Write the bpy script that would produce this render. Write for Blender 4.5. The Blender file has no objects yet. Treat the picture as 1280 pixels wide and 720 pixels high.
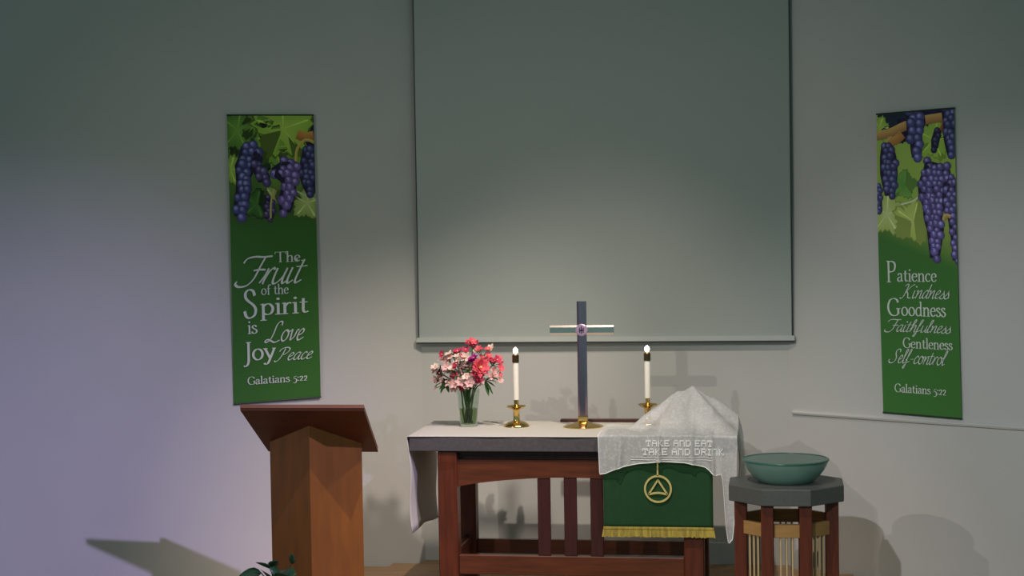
import bpy, math, random
from math import sin, cos, pi, radians, atan, atan2, sqrt
from mathutils import Matrix, Vector, Euler

SC = bpy.context.scene
COL = SC.collection
random.seed(7)

# ------------------------------------------------------------------ camera
F_PX = 2100.0
cam_d = bpy.data.cameras.new('camera')
cam = bpy.data.objects.new('camera', cam_d)
COL.objects.link(cam)
cam_d.sensor_width = 36.0
cam_d.lens = F_PX / 1280.0 * 36.0
cam_d.clip_end = 100
rot = Matrix.Rotation(radians(8.9), 4, 'Z') @ Matrix.Rotation(pi / 2 - atan(75 / F_PX), 4, 'X') @ Matrix.Rotation(-0.016, 4, 'Z')
cam.matrix_world = Matrix.Translation((1.1, -10.62, 2.144)) @ rot
SC.camera = cam

# ------------------------------------------------------------------ world, lamps, exposure
world = bpy.data.worlds.new('world')
SC.world = world
world.use_nodes = True
bg = world.node_tree.nodes['Background']
bg.inputs[0].default_value = (0.32, 0.63, 0.66, 1)
bg.inputs[1].default_value = 0.48


def spot(name, loc, target, power, colour, angle, blend, size, wide=1.0):
    d = bpy.data.lights.new(name, 'SPOT')
    d.energy = power
    d.color = colour
    d.spot_size = radians(angle)
    d.spot_blend = blend
    d.shadow_soft_size = size
    o = bpy.data.objects.new(name, d)
    COL.objects.link(o)
    o.location = loc
    o.scale = (wide, 1, 1)
    o.rotation_euler = (Vector(target) - Vector(loc)).to_track_quat('-Z', 'Y').to_euler()
    return o


spot('stage_spot_left', (-5.3, -9.2, 5.3), (0.1, -0.3, 1.4), 520, (1.0, 0.92, 0.83), 35, 1.0, 0.03)
spot('stage_spot_right', (4.0, -5.9, 5.3), (-3.8, -1.8, -1.0), 1850, (0.60, 0.50, 1.0), 40, 1.0, 0.06)
spot('altar_spot', (0.0, -3.9, 5.4), (0.0, -1.20, 0.0), 640, (1.0, 0.89, 0.80), 58, 1.0, 0.03, 0.80)
spot('chancel_spot', (1.7, -3.4, 5.4), (-1.35, -0.2, 0.0), 680, (1.0, 0.88, 0.78), 30, 1.0, 0.12)
spot('font_spot', (-1.15, -10.2, 5.2), (2.3, -0.9, 0.4), 1080, (0.94, 0.93, 1.0), 26, 1.0, 0.05)

SC.view_settings.view_transform = 'Standard'
SC.view_settings.look = 'None'
SC.view_settings.exposure = 0.0
SC.view_settings.gamma = 1.0
SC.view_settings.use_curve_mapping = False


# ------------------------------------------------------------------ materials
def lin(c):
    c = c / 255.0
    return c / 12.92 if c <= 0.04045 else ((c + 0.055) / 1.055) ** 2.4


def rgb(r, g, b):
    return (lin(r), lin(g), lin(b), 1.0)


def material(name, colour, rough=0.6, metal=0.0, noise=0.0, scale=20.0, bump=0.0, bump_scale=80.0, stretch=None,
             spec=0.5, trans=0.0, ior=1.45, alpha=1.0, emit=None, emit_s=0.0, attr=False, sheen=0.0, coat=0.0):
    m = bpy.data.materials.new(name)
    m.use_nodes = True
    nt = m.node_tree
    b = nt.nodes['Principled BSDF']
    b.inputs['Base Color'].default_value = colour
    b.inputs['Roughness'].default_value = rough
    b.inputs['Metallic'].default_value = metal
    b.inputs['Specular IOR Level'].default_value = spec
    b.inputs['Transmission Weight'].default_value = trans
    b.inputs['IOR'].default_value = ior
    b.inputs['Alpha'].default_value = alpha
    b.inputs['Coat Weight'].default_value = coat
    b.inputs['Sheen Weight'].default_value = sheen
    if emit:
        b.inputs['Emission Color'].default_value = emit
        b.inputs['Emission Strength'].default_value = emit_s
    tc = nt.nodes.new('ShaderNodeTexCoord')
    mp = nt.nodes.new('ShaderNodeMapping')
    nt.links.new(tc.outputs['Object'], mp.inputs['Vector'])
    if stretch:
        mp.inputs['Scale'].default_value = stretch
    if attr:
        a = nt.nodes.new('ShaderNodeAttribute')
        a.attribute_name = 'print'
        nt.links.new(a.outputs['Color'], b.inputs['Base Color'])
    elif noise > 0:
        n = nt.nodes.new('ShaderNodeTexNoise')
        n.inputs['Scale'].default_value = scale
        n.inputs['Detail'].default_value = 5
        nt.links.new(mp.outputs['Vector'], n.inputs['Vector'])
        r = nt.nodes.new('ShaderNodeValToRGB')
        r.color_ramp.elements[0].position = 0.3
        r.color_ramp.elements[1].position = 0.7
        r.color_ramp.elements[0].color = tuple(c * (1 - noise) for c in colour[:3]) + (1,)
        r.color_ramp.elements[1].color = tuple(min(1, c * (1 + noise)) for c in colour[:3]) + (1,)
        nt.links.new(n.outputs['Fac'], r.inputs['Fac'])
        nt.links.new(r.outputs['Color'], b.inputs['Base Color'])
    if bump > 0:
        n2 = nt.nodes.new('ShaderNodeTexNoise')
        n2.inputs['Scale'].default_value = bump_scale
        n2.inputs['Detail'].default_value = 4
        nt.links.new(mp.outputs['Vector'], n2.inputs['Vector'])
        bp = nt.nodes.new('ShaderNodeBump')
        bp.inputs['Strength'].default_value = bump
        bp.inputs['Distance'].default_value = 0.004
        nt.links.new(n2.outputs['Fac'], bp.inputs['Height'])
        nt.links.new(bp.outputs['Normal'], b.inputs['Normal'])
    return m


M = dict(
    wall=material('painted_wall', rgb(205, 202, 196), 0.85, noise=0.02, scale=2.5, bump=0.08, bump_scale=180),
    ceiling=material('ceiling_paint', rgb(190, 190, 185), 0.9, noise=0.03, scale=3),
    trim=material('trim_paint', rgb(214, 211, 205), 0.55, noise=0.02, scale=6),
    floor=material('floor_boards', rgb(150, 118, 84), 0.5, noise=0.18, scale=6, stretch=(0.6, 8, 8), bump=0.05),
    plank=material('oak_plank', rgb(168, 132, 94), 0.45, noise=0.2, scale=6, stretch=(0.5, 9, 9), bump=0.05),
    screen=material('screen_fabric', rgb(178, 182, 176), 0.8, noise=0.015, scale=1.5),
    screen_edge=material('screen_border', rgb(60, 66, 66), 0.7, noise=0.05),
    screen_bar=material('screen_bar_metal', rgb(200, 202, 196), 0.4, noise=0.03, scale=8),
    cherry=material('cherry_wood', rgb(92, 40, 20), 0.42, noise=0.3, scale=5, stretch=(9, 9, 0.9), bump=0.03, coat=0.15),
    cherry_h=material('cherry_wood_long', rgb(94, 47, 24), 0.42, noise=0.25, scale=5, stretch=(0.9, 9, 9), bump=0.03, coat=0.15),
    dark_wood=material('dark_stained_wood', rgb(66, 30, 28), 0.42, noise=0.25, scale=5, stretch=(9, 9, 0.9), coat=0.1),
    lectern=material('lectern_veneer', rgb(130, 78, 26), 0.45, noise=0.16, scale=4, stretch=(5, 5, 0.8), coat=0.1),
    lectern_top=material('lectern_board', rgb(88, 42, 22), 0.45, noise=0.2, scale=4, stretch=(0.8, 6, 6), coat=0.1),
    lectern_edge=material('lectern_edge_band', rgb(150, 100, 80), 0.45, noise=0.1, scale=6),
    slab=material('grey_composite', rgb(80, 76, 76), 0.6, noise=0.14, scale=60, bump=0.1, bump_scale=150),
    slab2=material('dark_grey_composite', rgb(82, 84, 80), 0.5, noise=0.08, scale=60),
    tan=material('tan_wood', rgb(160, 122, 70), 0.5, noise=0.18, scale=6, stretch=(1, 1, 5)),
    rod=material('pale_rod_wood', rgb(196, 172, 128), 0.5, noise=0.12, scale=10),
    linen=material('white_linen', rgb(198, 192, 180), 0.9, noise=0.02, scale=40, bump=0.15, bump_scale=300, sheen=0.1),
    green=material('green_parament', rgb(20, 68, 30), 0.8, noise=0.1, scale=30, bump=0.2, bump_scale=400, sheen=0.1),
    gold=material('gold_thread', rgb(206, 190, 120), 0.5, noise=0.15, scale=60, bump=0.1),
    fringe=material('gold_fringe', rgb(176, 156, 66), 0.6, noise=0.35, scale=90, stretch=(1, 1, 0.15)),
    brass=material('polished_brass', rgb(226, 192, 118), 0.18, metal=1.0, noise=0.06, scale=12),
    cross=material('cross_metal_dim', rgb(172, 140, 152), 0.2, metal=1.0, noise=0.04, scale=10),  # upright: reflection of a dark room put into the tint
    cross_lit=material('cross_metal_lit', rgb(214, 200, 190), 0.22, metal=1.0, noise=0.04, scale=10),  # same metal on the crossbar, its brighter reflection painted as a paler colour
    follower=material('dark_bronze', rgb(120, 96, 70), 0.3, metal=1.0, noise=0.05),
    enamel=material('medallion_enamel', rgb(176, 150, 178), 0.3, metal=0.3, noise=0.1, scale=60),
    dark_mark=material('medallion_mark', rgb(60, 44, 66), 0.4, noise=0.05),
    wax=material('white_wax', rgb(240, 234, 220), 0.55, noise=0.02, scale=10),
    flame=material('flame', rgb(255, 240, 210), 0.5, noise=0.01, emit=(1, 0.82, 0.62, 1), emit_s=9.0),
    glass=material('clear_vase_glass', rgb(226, 238, 230), 0.04, trans=1.0, ior=1.3, noise=0.01),
    water=material('vase_water', rgb(168, 188, 136), 0.02, trans=1.0, ior=1.2, noise=0.02),
    bowl=material('frosted_green_glass', rgb(176, 214, 198), 0.4, trans=0.6, ior=1.3, noise=0.04, scale=12),
    bowl_rim=material('bowl_rim_glass', rgb(60, 110, 96), 0.25, trans=0.3, noise=0.03),
    stem=material('flower_stem_green', rgb(78, 108, 46), 0.6, noise=0.25, scale=30),
    leaf=material('flower_leaf_green', rgb(46, 84, 38), 0.55, noise=0.3, scale=25),
    plant=material('plant_leaf_green', rgb(38, 74, 44), 0.4, noise=0.3, scale=20),
    pot=material('clay_pot', rgb(120, 80, 60), 0.8, noise=0.15, scale=20),
    soil=material('potting_soil', rgb(50, 40, 32), 0.95, noise=0.3, scale=50),
    pale=material('pale_pink_petal', rgb(226, 176, 172), 0.6, noise=0.14, scale=60),
    blush=material('cream_blush_petal', rgb(232, 206, 190), 0.6, noise=0.12, scale=60),
    hot=material('hot_pink_petal', rgb(196, 42, 84), 0.6, noise=0.2, scale=60),
    magenta=material('magenta_petal', rgb(160, 10, 120), 0.6, noise=0.15, scale=60),
    coral=material('coral_petal', rgb(232, 92, 104), 0.6, noise=0.15, scale=60),
    maroon=material('maroon_petal', rgb(70, 16, 36), 0.6, noise=0.2, scale=60),
    throat=material('flower_throat', rgb(240, 214, 150), 0.6, noise=0.2, scale=80),
    banner=material('banner_fabric', rgb(58, 128, 40), 0.75, attr=True, bump=0.05, bump_scale=300),
    white_print=material('banner_white_lettering', rgb(222, 230, 214), 0.75, noise=0.02),
    rod_metal=material('banner_rod', rgb(40, 52, 40), 0.5, noise=0.05),
)


def lace_material(name, colour, alpha):
    m = material(name, colour, 0.9, noise=0.03, scale=60, bump=0.12, bump_scale=400, sheen=0.1)
    nt = m.node_tree
    b = nt.nodes['Principled BSDF']
    tc = nt.nodes.new('ShaderNodeTexCoord')
    v = nt.nodes.new('ShaderNodeTexVoronoi')
    v.inputs['Scale'].default_value = 55
    nt.links.new(tc.outputs['Object'], v.inputs['Vector'])
    r = nt.nodes.new('ShaderNodeMapRange')
    r.inputs['From Min'].default_value = 0.1
    r.inputs['From Max'].default_value = 0.6
    r.inputs['To Min'].default_value = min(1, alpha + 0.06)
    r.inputs['To Max'].default_value = alpha - 0.08
    nt.links.new(v.outputs['Distance'], r.inputs['Value'])
    nt.links.new(r.outputs['Result'], b.inputs['Alpha'])
    return m


M['lace'] = lace_material('white_lace', rgb(218, 217, 215), 0.66)
M['lace_text'] = material('white_crochet', rgb(238, 237, 234), 0.9, noise=0.05, scale=200)


# ------------------------------------------------------------------ mesh helpers
class MB:
    def __init__(self):
        self.v, self.f = [], []

    def add(self, vs, fs):
        o = len(self.v)
        self.v += [tuple(p) for p in vs]
        self.f += [tuple(i + o for i in f) for f in fs]
        return self

    def box(self, x0, x1, y0, y1, z0, z1, c=0.0):
        """box with chamfered vertical and horizontal edges when c > 0"""
        if c <= 0:
            vs = [(x, y, z) for z in (z0, z1) for y in (y0, y1) for x in (x0, x1)]
            return self.add(vs, [(0, 2, 3, 1), (4, 5, 7, 6), (0, 1, 5, 4), (2, 6, 7, 3), (0, 4, 6, 2), (1, 3, 7, 5)])
        prof = [(x0 + c, y0), (x1 - c, y0), (x1, y0 + c), (x1, y1 - c), (x1 - c, y1), (x0 + c, y1), (x0, y1 - c), (x0, y0 + c)]
        cx, cy = (x0 + x1) / 2, (y0 + y1) / 2
        sx, sy = 1 - 2 * c / (x1 - x0), 1 - 2 * c / (y1 - y0)
        inner = [(cx + (x - cx) * sx, cy + (y - cy) * sy) for x, y in prof]
        rings = [(inner, z0), (prof, z0 + c), (prof, z1 - c), (inner, z1)]
        vs = [(x, y, z) for pr, z in rings for x, y in pr]
        fs = [tuple(range(7, -1, -1)), tuple(range(24, 32))]
        for k in range(3):
            for i in range(8):
                j = (i + 1) % 8
                fs.append((k * 8 + i, k * 8 + j, k * 8 + 8 + j, k * 8 + 8 + i))
        return self.add(vs, fs)

    def prism(self, poly, z0, z1):
        n = len(poly)
        vs = [(x, y, z0) for x, y in poly] + [(x, y, z1) for x, y in poly]
        fs = [tuple(range(n - 1, -1, -1)), tuple(range(n, 2 * n))]
        fs += [(i, (i + 1) % n, n + (i + 1) % n, n + i) for i in range(n)]
        return self.add(vs, fs)

    def prism_y(self, poly, y0, y1):
        """poly in x,z extruded along y"""
        n = len(poly)
        vs = [(x, y0, z) for x, z in poly] + [(x, y1, z) for x, z in poly]
        fs = [tuple(range(n)), tuple(range(2 * n - 1, n - 1, -1))]
        fs += [(i, n + i, n + (i + 1) % n, (i + 1) % n) for i in range(n)]
        return self.add(vs, fs)

    def lathe(self, prof, n=32, c=(0, 0, 0)):
        vs, fs = [], []
        for r, z in prof:
            for k in range(n):
                a = 2 * pi * k / n
                vs.append((c[0] + r * cos(a), c[1] + r * sin(a), c[2] + z))
        for i in range(len(prof) - 1):
            for k in range(n):
                l = (k + 1) % n
                fs.append((i * n + k, i * n + l, i * n + n + l, i * n + n + k))
        if prof[0][0] > 1e-4:
            fs.append(tuple(range(n - 1, -1, -1)))
        if prof[-1][0] > 1e-4:
            m = (len(prof) - 1) * n
            fs.append(tuple(range(m, m + n)))
        return self.add(vs, fs)

    def tube(self, pts, r, n=6):
        pts = [Vector(p) for p in pts]
        rs = r if isinstance(r, (list, tuple)) else [r] * len(pts)
        vs, fs = [], []
        for i, p in enumerate(pts):
            d = (pts[min(i + 1, len(pts) - 1)] - pts[max(i - 1, 0)]).normalized()
            u = d.cross(Vector((0, 0, 1)))
            if u.length < 1e-3:
                u = d.cross(Vector((1, 0, 0)))
            u.normalize()
            w = d.cross(u)
            for k in range(n):
                a = 2 * pi * k / n
                vs.append(p + (u * cos(a) + w * sin(a)) * rs[i])
        for i in range(len(pts) - 1):
            for k in range(n):
                l = (k + 1) % n
                fs.append((i * n + k, i * n + l, i * n + n + l, i * n + n + k))
        fs.append(tuple(range(n - 1, -1, -1)))
        m = (len(pts) - 1) * n
        fs.append(tuple(range(m, m + n)))
        return self.add(vs, fs)

    def grid(self, fn, nu, nv, thick=None):
        vs = [fn(i / nu, j / nv) for j in range(nv + 1) for i in range(nu + 1)]
        w = nu + 1
        fs = [(j * w + i, j * w + i + 1, (j + 1) * w + i + 1, (j + 1) * w + i) for j in range(nv) for i in range(nu)]
        return self.add(vs, fs)

    def build(self, name, mat, parent=None, smooth=False, solid=0.0, loc=None):
        me = bpy.data.meshes.new(name)
        me.from_pydata(self.v, [], self.f)
        me.materials.append(M[mat])
        if smooth:
            me.polygons.foreach_set('use_smooth', [True] * len(me.polygons))
        me.update()
        o = bpy.data.objects.new(name, me)
        COL.objects.link(o)
        if loc:
            o.location = loc
        if parent:
            o.parent = parent
        if solid:
            s = o.modifiers.new('thickness', 'SOLIDIFY')
            s.thickness = solid
            s.offset = 0
        return o


def smooth_by_angle(o, deg=35):
    me = o.data
    me.polygons.foreach_set('use_smooth', [True] * len(me.polygons))
    me.set_sharp_from_angle(angle=radians(deg))
    return o


def empty(name, loc=(0, 0, 0), rz=0.0):
    o = bpy.data.objects.new(name, None)
    COL.objects.link(o)
    o.location = loc
    o.rotation_euler = (0, 0, rz)
    o.empty_display_size = 0.1
    return o


def tag(o, label=None, cat=None, group=None, kind=None):
    if label:
        o['label'] = label
    if cat:
        o['category'] = cat
    if group:
        o['group'] = group
    if kind:
        o['kind'] = kind
    return o


# ------------------------------------------------------------------ the chancel: floor, walls, ceiling
WA = radians(32)
CL, CR = -1.16, 1.18
tan_w = math.tan(WA)

fl = MB().box(-8, 8, -13, 0.15, -0.20, -0.02).build('floor', 'floor')
tag(fl, 'light brown wooden floor at the foot of the chancel walls', kind='structure')
rng = random.Random(3)
pw = 0.118
rows = 24
for r in range(rows):
    y1 = -0.002 - r * pw
    y0 = y1 - pw + 0.004
    xl = CL - (-y1) / tan_w + 0.004
    xr = CR + (-y1) / tan_w - 0.004
    x = xl
    first = rng.uniform(0.6, 1.9)
    while x < xr - 0.02:
        x2 = min(xr, x + first)
        if xr - x2 < 0.35:
            x2 = xr
        MB().box(x, x2 - 0.003, y0, y1, -0.02, rng.uniform(-0.0012, 0.0), 0).build('plank', 'plank', fl)
        x = x2
        first = rng.uniform(1.5, 2.1)

H = 5.8
wb = MB().box(CL, CR, 0, 0.15, -0.02, H).build('wall_back', 'wall')
tag(wb, 'off-white painted wall behind the projection screen and altar table', kind='structure')


def slanted_wall(name, cx, sgn, length, label):
    d = Vector((sgn * cos(WA), -sin(WA), 0))
    n = Vector((sgn * sin(WA), cos(WA), 0))
    a = Vector((cx, 0, 0))
    p = [a, a + d * length, a + d * length + n * 0.15, a + n * 0.15]
    poly = [(q.x, q.y) for q in p]
    if sgn > 0:
        poly = poly
    o = MB().prism(poly, -0.02, H).build(name, 'wall')
    tag(o, label, kind='structure')
    return o


slanted_wall('wall_left', CL, -1, 7.0, 'off-white painted angled wall behind the lectern')
wr = slanted_wall('wall_right', CR, 1, 7.0, 'off-white painted angled wall behind the glass bowl stand')
ce = MB().box(-8, 8, -13, 0.6, H, H + 0.1).build('ceiling', 'ceiling')
tag(ce, 'pale ceiling over the chancel', kind='structure')


def wall_frame(sgn, s, z, off):
    """point on an angled wall: s along from the corner, z up, off out of the wall"""
    cx = CL if sgn < 0 else CR
    return Vector((cx + sgn * cos(WA) * s - sgn * sin(WA) * off, -sin(WA) * s - cos(WA) * off, z))


tr = MB()
prof = [(0.0, -0.014), (0.016, -0.012), (0.022, 0.0), (0.016, 0.006), (0.006, 0.012), (0.0, 0.012)]
ss = (0.03, 5.0)
vs = [wall_frame(1, s, 0.967 + dz, off) for s in ss for off, dz in prof]
n = len(prof)
tr.add(vs, [tuple(range(n)), tuple(range(2 * n - 1, n - 1, -1))] + [(i, n + i, n + (i + 1) % n, (i + 1) % n) for i in range(n)])
o = tr.build('trim_1', 'trim')
tag(o, 'thin white rail along the right-hand angled wall', kind='structure')

# ------------------------------------------------------------------ projection screen
ps = empty('projection_screen', (0.02, -0.045, 1.412))
tag(ps, 'large pale grey pull-down projection screen on the back wall', 'projection screen')
XL, XR = -1.19, 1.186


MB().grid(lambda u, v: (XL + 0.006 + (XR - XL - 0.012) * u, 0, 0.03 + v * 3.2), 8, 8).build('screen_surface', 'screen', ps, solid=0.003)
for x in (XL, XR - 0.006):
    MB().box(x, x + 0.006, -0.003, 0.003, 0.03, 3.23).build('edge_band', 'screen_edge', ps)
MB().prism_y([(XL - 0.012, 0.006), (XR + 0.012, 0.006), (XR + 0.012, 0.032), (XR + 0.004, 0.036), (XL - 0.004, 0.036), (XL - 0.012, 0.032)], -0.014, 0.014).build('bottom_bar', 'screen_bar', ps)
MB().box(XL - 0.012, XR + 0.012, -0.010, 0.010, -0.004, 0.006).build('bottom_seal', 'screen_edge', ps)
MB().box(XL - 0.005, XR + 0.005, -0.09, 0.035, 3.23, 3.40, 0.02).build('roller_case', 'screen_bar', ps)


# ------------------------------------------------------------------ pen-drawn lettering
def catmull(pts, k=6):
    out = []
    n = len(pts)
    for i in range(n - 1):
        p0, p1, p2, p3 = pts[max(i - 1, 0)], pts[i], pts[i + 1], pts[min(i + 2, n - 1)]
        for j in range(k):
            t = j / k
            out.append(tuple(0.5 * (2 * p1[a] + (p2[a] - p0[a]) * t + (2 * p0[a] - 5 * p1[a] + 4 * p2[a] - p3[a]) * t * t
                                    + (3 * p1[a] - p0[a] - 3 * p2[a] + p3[a]) * t ** 3) for a in (0, 1)))
    out.append(pts[-1])
    return out


def ell(cx, cy, rx, ry):
    return [(cx + rx * cos(a * pi / 8 + pi / 2), cy + ry * sin(a * pi / 8 + pi / 2)) for a in range(17)]


# serif alphabet: (advance, [strokes]); 'c' curve, 'l' straight, 's' serif bar, 'd' dot
def foot(x, y=0.0, w=0.13):
    return ('s', [(x - w, y), (x + w, y)])


ARCH = [(.13, .42), (.24, .57), (.36, .6), (.46, .5), (.47, .34)]
SER = {
    'T': (.84, [('s', [(.02, .97), (.82, .97)]), ('l', [(.42, .98), (.42, 0)]), foot(.42), ('s', [(.03, .97), (.01, .78)]), ('s', [(.81, .97), (.83, .78)])]),
    'h': (.62, [('l', [(.13, 1.02), (.13, 0)]), ('c', ARCH), ('l', [(.47, .4), (.47, 0)]), foot(.13), foot(.47), ('s', [(.02, .98), (.13, 1.02)])]),
    'n': (.62, [('l', [(.13, .62), (.13, 0)]), ('c', ARCH), ('l', [(.47, .4), (.47, 0)]), foot(.13), foot(.47), ('s', [(.02, .58), (.13, .62)])]),
    'e': (.5, [('s', [(.07, .35), (.43, .35)]), ('c', [(.43, .35), (.4, .52), (.27, .61), (.12, .52), (.06, .3), (.13, .08), (.28, .01), (.45, .12)])]),
    'o': (.58, [('c', ell(.29, .31, .22, .3))]),
    'f': (.38, [('c', [(.42, .92), (.34, 1.0), (.22, .95), (.17, .75), (.17, .6)]), ('l', [(.17, .7), (.17, 0)]), ('s', [(.03, .6), (.36, .6)]), foot(.17)]),
    't': (.4, [('c', [(.19, .82), (.18, .5), (.18, .15), (.25, .02), (.38, .08)]), ('s', [(.03, .6), (.36, .6)])]),
    'S': (.6, [('c', [(.5, .78), (.44, .94), (.28, 1.0), (.12, .91), (.1, .74), (.22, .6), (.42, .46), (.53, .3), (.48, .1), (.28, 0), (.12, .06), (.05, .25)])]),
    'p': (.6, [('l', [(.13, .62), (.13, -.3)]), ('c', [(.13, .46), (.27, .6), (.42, .57), (.52, .36), (.46, .1), (.3, .01), (.13, .1)]), foot(.13, -.3), ('s', [(.02, .58), (.13, .62)])]),
    'i': (.28, [('l', [(.14, .62), (.14, 0)]), foot(.14), ('d', [(.14, .86)]), ('s', [(.02, .58), (.14, .62)])]),
    'r': (.42, [('l', [(.13, .62), (.13, 0)]), ('c', [(.13, .4), (.22, .54), (.3, .61), (.4, .57)]), foot(.13), ('s', [(.02, .58), (.13, .62)])]),
    's': (.42, [('c', [(.33, .48), (.28, .58), (.18, .61), (.08, .54), (.09, .43), (.2, .34), (.33, .25), (.36, .13), (.28, .02), (.17, 0), (.07, .05), (.05, .15)])]),
    'J': (.4, [('l', [(.24, .98), (.24, 0)]), ('c', [(.24, .1), (.21, -.12), (.1, -.26), (-.02, -.24)]), foot(.24, .98)]),
    'y': (.56, [('l', [(.06, .6), (.3, .02)]), ('c', [(.5, .6), (.3, .05), (.18, -.22), (.06, -.27), (.01, -.2)]), foot(.07, .6, .1), foot(.48, .6, .09)]),
    'G': (.78, [('c', [(.68, .76), (.6, .92), (.42, .99), (.2, .9), (.07, .62), (.08, .32), (.22, .08), (.42, .01), (.6, .06), (.68, .16)]), ('l', [(.68, .42), (.68, .1)]), foot(.68, .42)]),
    'a': (.5, [('c', [(.09, .47), (.18, .6), (.31, .59), (.37, .47), (.37, .3)]), ('c', [(.37, .4), (.37, .12), (.41, .02), (.49, .05)]), ('c', [(.37, .36), (.22, .33), (.08, .22), (.09, .06), (.2, .0), (.37, .14)])]),
    'l': (.28, [('l', [(.14, 1.02), (.14, 0)]), foot(.14), ('s', [(.02, .98), (.14, 1.02)])]),
    'c': (.48, [('c', [(.41, .48), (.3, .6), (.16, .55), (.06, .34), (.1, .12), (.24, .01), (.43, .1)])]),
    'd': (.62, [('l', [(.47, 1.02), (.47, 0)]), ('c', [(.47, .5), (.33, .61), (.16, .54), (.07, .32), (.13, .08), (.28, .01), (.47, .14)]), ('s', [(.47, 0), (.58, .02)]), ('s', [(.36, .98), (.47, 1.02)])]),
    'P': (.66, [('l', [(.16, .98), (.16, 0)]), ('c', [(.16, .95), (.36, .97), (.55, .9), (.6, .73), (.52, .55), (.34, .48), (.18, .5)]), foot(.16), ('s', [(.03, .98), (.2, .98)])]),
    '.': (.26, [('d', [(.12, .06)])]),
    ':': (.22, [('d', [(.1, .1)]), ('d', [(.1, .5)])]),
    '5': (.44, [('s', [(.12, .6), (.38, .63)]), ('s', [(.14, .6), (.1, .32)]), ('c', [(.1, .32), (.26, .34), (.37, .2), (.34, -.08), (.2, -.22), (.04, -.2)])]),
    '2': (.44, [('c', [(.06, .46), (.15, .6), (.28, .58), (.33, .44), (.24, .24), (.06, .03)]), ('s', [(.05, .02), (.38, .03)])]),
    ' ': (.3, []),
}
# running script alphabet (unslanted here, sheared when set)
SCR = {
    'F': (.60, [('c', [(-.28, .78), (-.2, .94), (.05, 1.0), (.35, .98), (.66, 1.0)]), ('c', [(.42, .96), (.36, .6), (.3, .2), (.14, -.02), (-.12, -.06), (-.28, .04), (-.26, .14)]), ('c', [(.18, .5), (.36, .53), (.6, .52)])]),
    'r': (.36, [('c', [(-.04, .04), (.06, .3), (.1, .56)]), ('c', [(.1, .56), (.1, .5), (.09, .0)]), ('c', [(.09, .1), (.16, .42), (.27, .57), (.34, .5)])]),
    'u': (.5, [('c', [(.06, .56), (.05, .2), (.1, .01), (.24, .05), (.38, .3), (.4, .56)]), ('c', [(.4, .56), (.38, .15), (.44, .0), (.54, .08)])]),
    'i': (.26, [('c', [(.08, .56), (.06, .15), (.12, .0), (.26, .1)]), ('d', [(.1, .82)])]),
    't': (.3, [('c', [(.13, .84), (.1, .5), (.08, .12), (.14, .0), (.3, .1)]), ('s', [(-.06, .58), (.32, .6)])]),
    'L': (.66, [('c', [(.5, .8), (.48, .97), (.34, 1.0), (.22, .82), (.2, .45), (.12, .1), (-.06, -.02), (-.14, .06), (-.02, .12), (.2, .04), (.42, -.04), (.66, .06)])]),
    'o': (.46, [('c', ell(.22, .28, .17, .28)), ('c', [(.22, .56), (.34, .46), (.5, .52)])]),
    'v': (.42, [('c', [(.0, .5), (.08, .56), (.1, .3), (.14, .0)]), ('c', [(.14, .0), (.3, .2), (.36, .52), (.46, .52)])]),
    'e': (.4, [('c', [(.06, .26), (.24, .32), (.32, .48), (.22, .57), (.09, .42), (.07, .15), (.18, .0), (.42, .14)])]),
    'P': (.7, [('c', [(.3, .96), (.26, .5), (.16, .1), (.0, -.06), (-.14, .02)]), ('c', [(-.04, .7), (.06, .9), (.34, 1.0), (.6, .9), (.58, .66), (.4, .48), (.24, .5)])]),
    'a': (.5, [('c', [(.38, .5), (.24, .57), (.08, .38), (.06, .1), (.16, .0), (.3, .14), (.4, .5)]), ('c', [(.4, .55), (.37, .15), (.43, .0), (.54, .1)])]),
    'c': (.38, [('c', [(.33, .46), (.24, .57), (.1, .42), (.06, .15), (.17, .0), (.4, .14)])]),
    'K': (.78, [('c', [(.0, .86), (.1, .98), (.24, .94), (.2, .5), (.12, .1), (.0, -.02), (-.1, .04)]), ('c', [(.7, .98), (.5, .86), (.22, .5)]), ('c', [(.24, .5), (.4, .3), (.5, .04), (.72, .02)])]),
    'n': (.5, [('c', [(.0, .48), (.07, .56), (.08, .3), (.06, .0)]), ('c', [(.06, .1), (.2, .46), (.34, .56), (.36, .3), (.36, .06), (.42, .0), (.52, .1)])]),
    'd': (.5, [('c', [(.36, .5), (.24, .57), (.08, .38), (.06, .1), (.16, .0), (.3, .14), (.4, .5)]), ('c', [(.46, 1.0), (.4, .5), (.37, .12), (.43, .0), (.54, .1)])]),
    's': (.36, [('c', [(.0, .1), (.2, .4), (.22, .58)]), ('c', [(.22, .58), (.24, .4), (.32, .2), (.26, .02), (.1, .0), (.04, .08)]), ('c', [(.26, .02), (.4, .1)])]),
    'h': (.5, [('c', [(.0, .2), (.18, .7), (.22, .98), (.12, .98), (.08, .6), (.06, .0)]), ('c', [(.06, .1), (.2, .46), (.34, .56), (.36, .3), (.36, .06), (.42, .0), (.52, .1)])]),
    'f': (.34, [('c', [(.0, .2), (.2, .7), (.24, .98), (.14, .98), (.1, .6), (.06, -.1), (.02, -.34), (-.08, -.3), (.0, -.08), (.16, .06), (.34, .16)])]),
    'l': (.28, [('c', [(.0, .16), (.18, .7), (.22, .98), (.12, .98), (.08, .6), (.07, .12), (.13, .0), (.28, .1)])]),
    'S': (.6, [('c', [(.58, .78), (.58, .95), (.42, 1.0), (.26, .88), (.28, .64), (.4, .42), (.36, .14), (.16, -.02), (-.08, .02), (-.16, .18), (-.1, .26)])]),
    '-': (.34, [('s', [(.04, .3), (.28, .32)])]),
    ' ': (.3, []),
}


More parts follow.
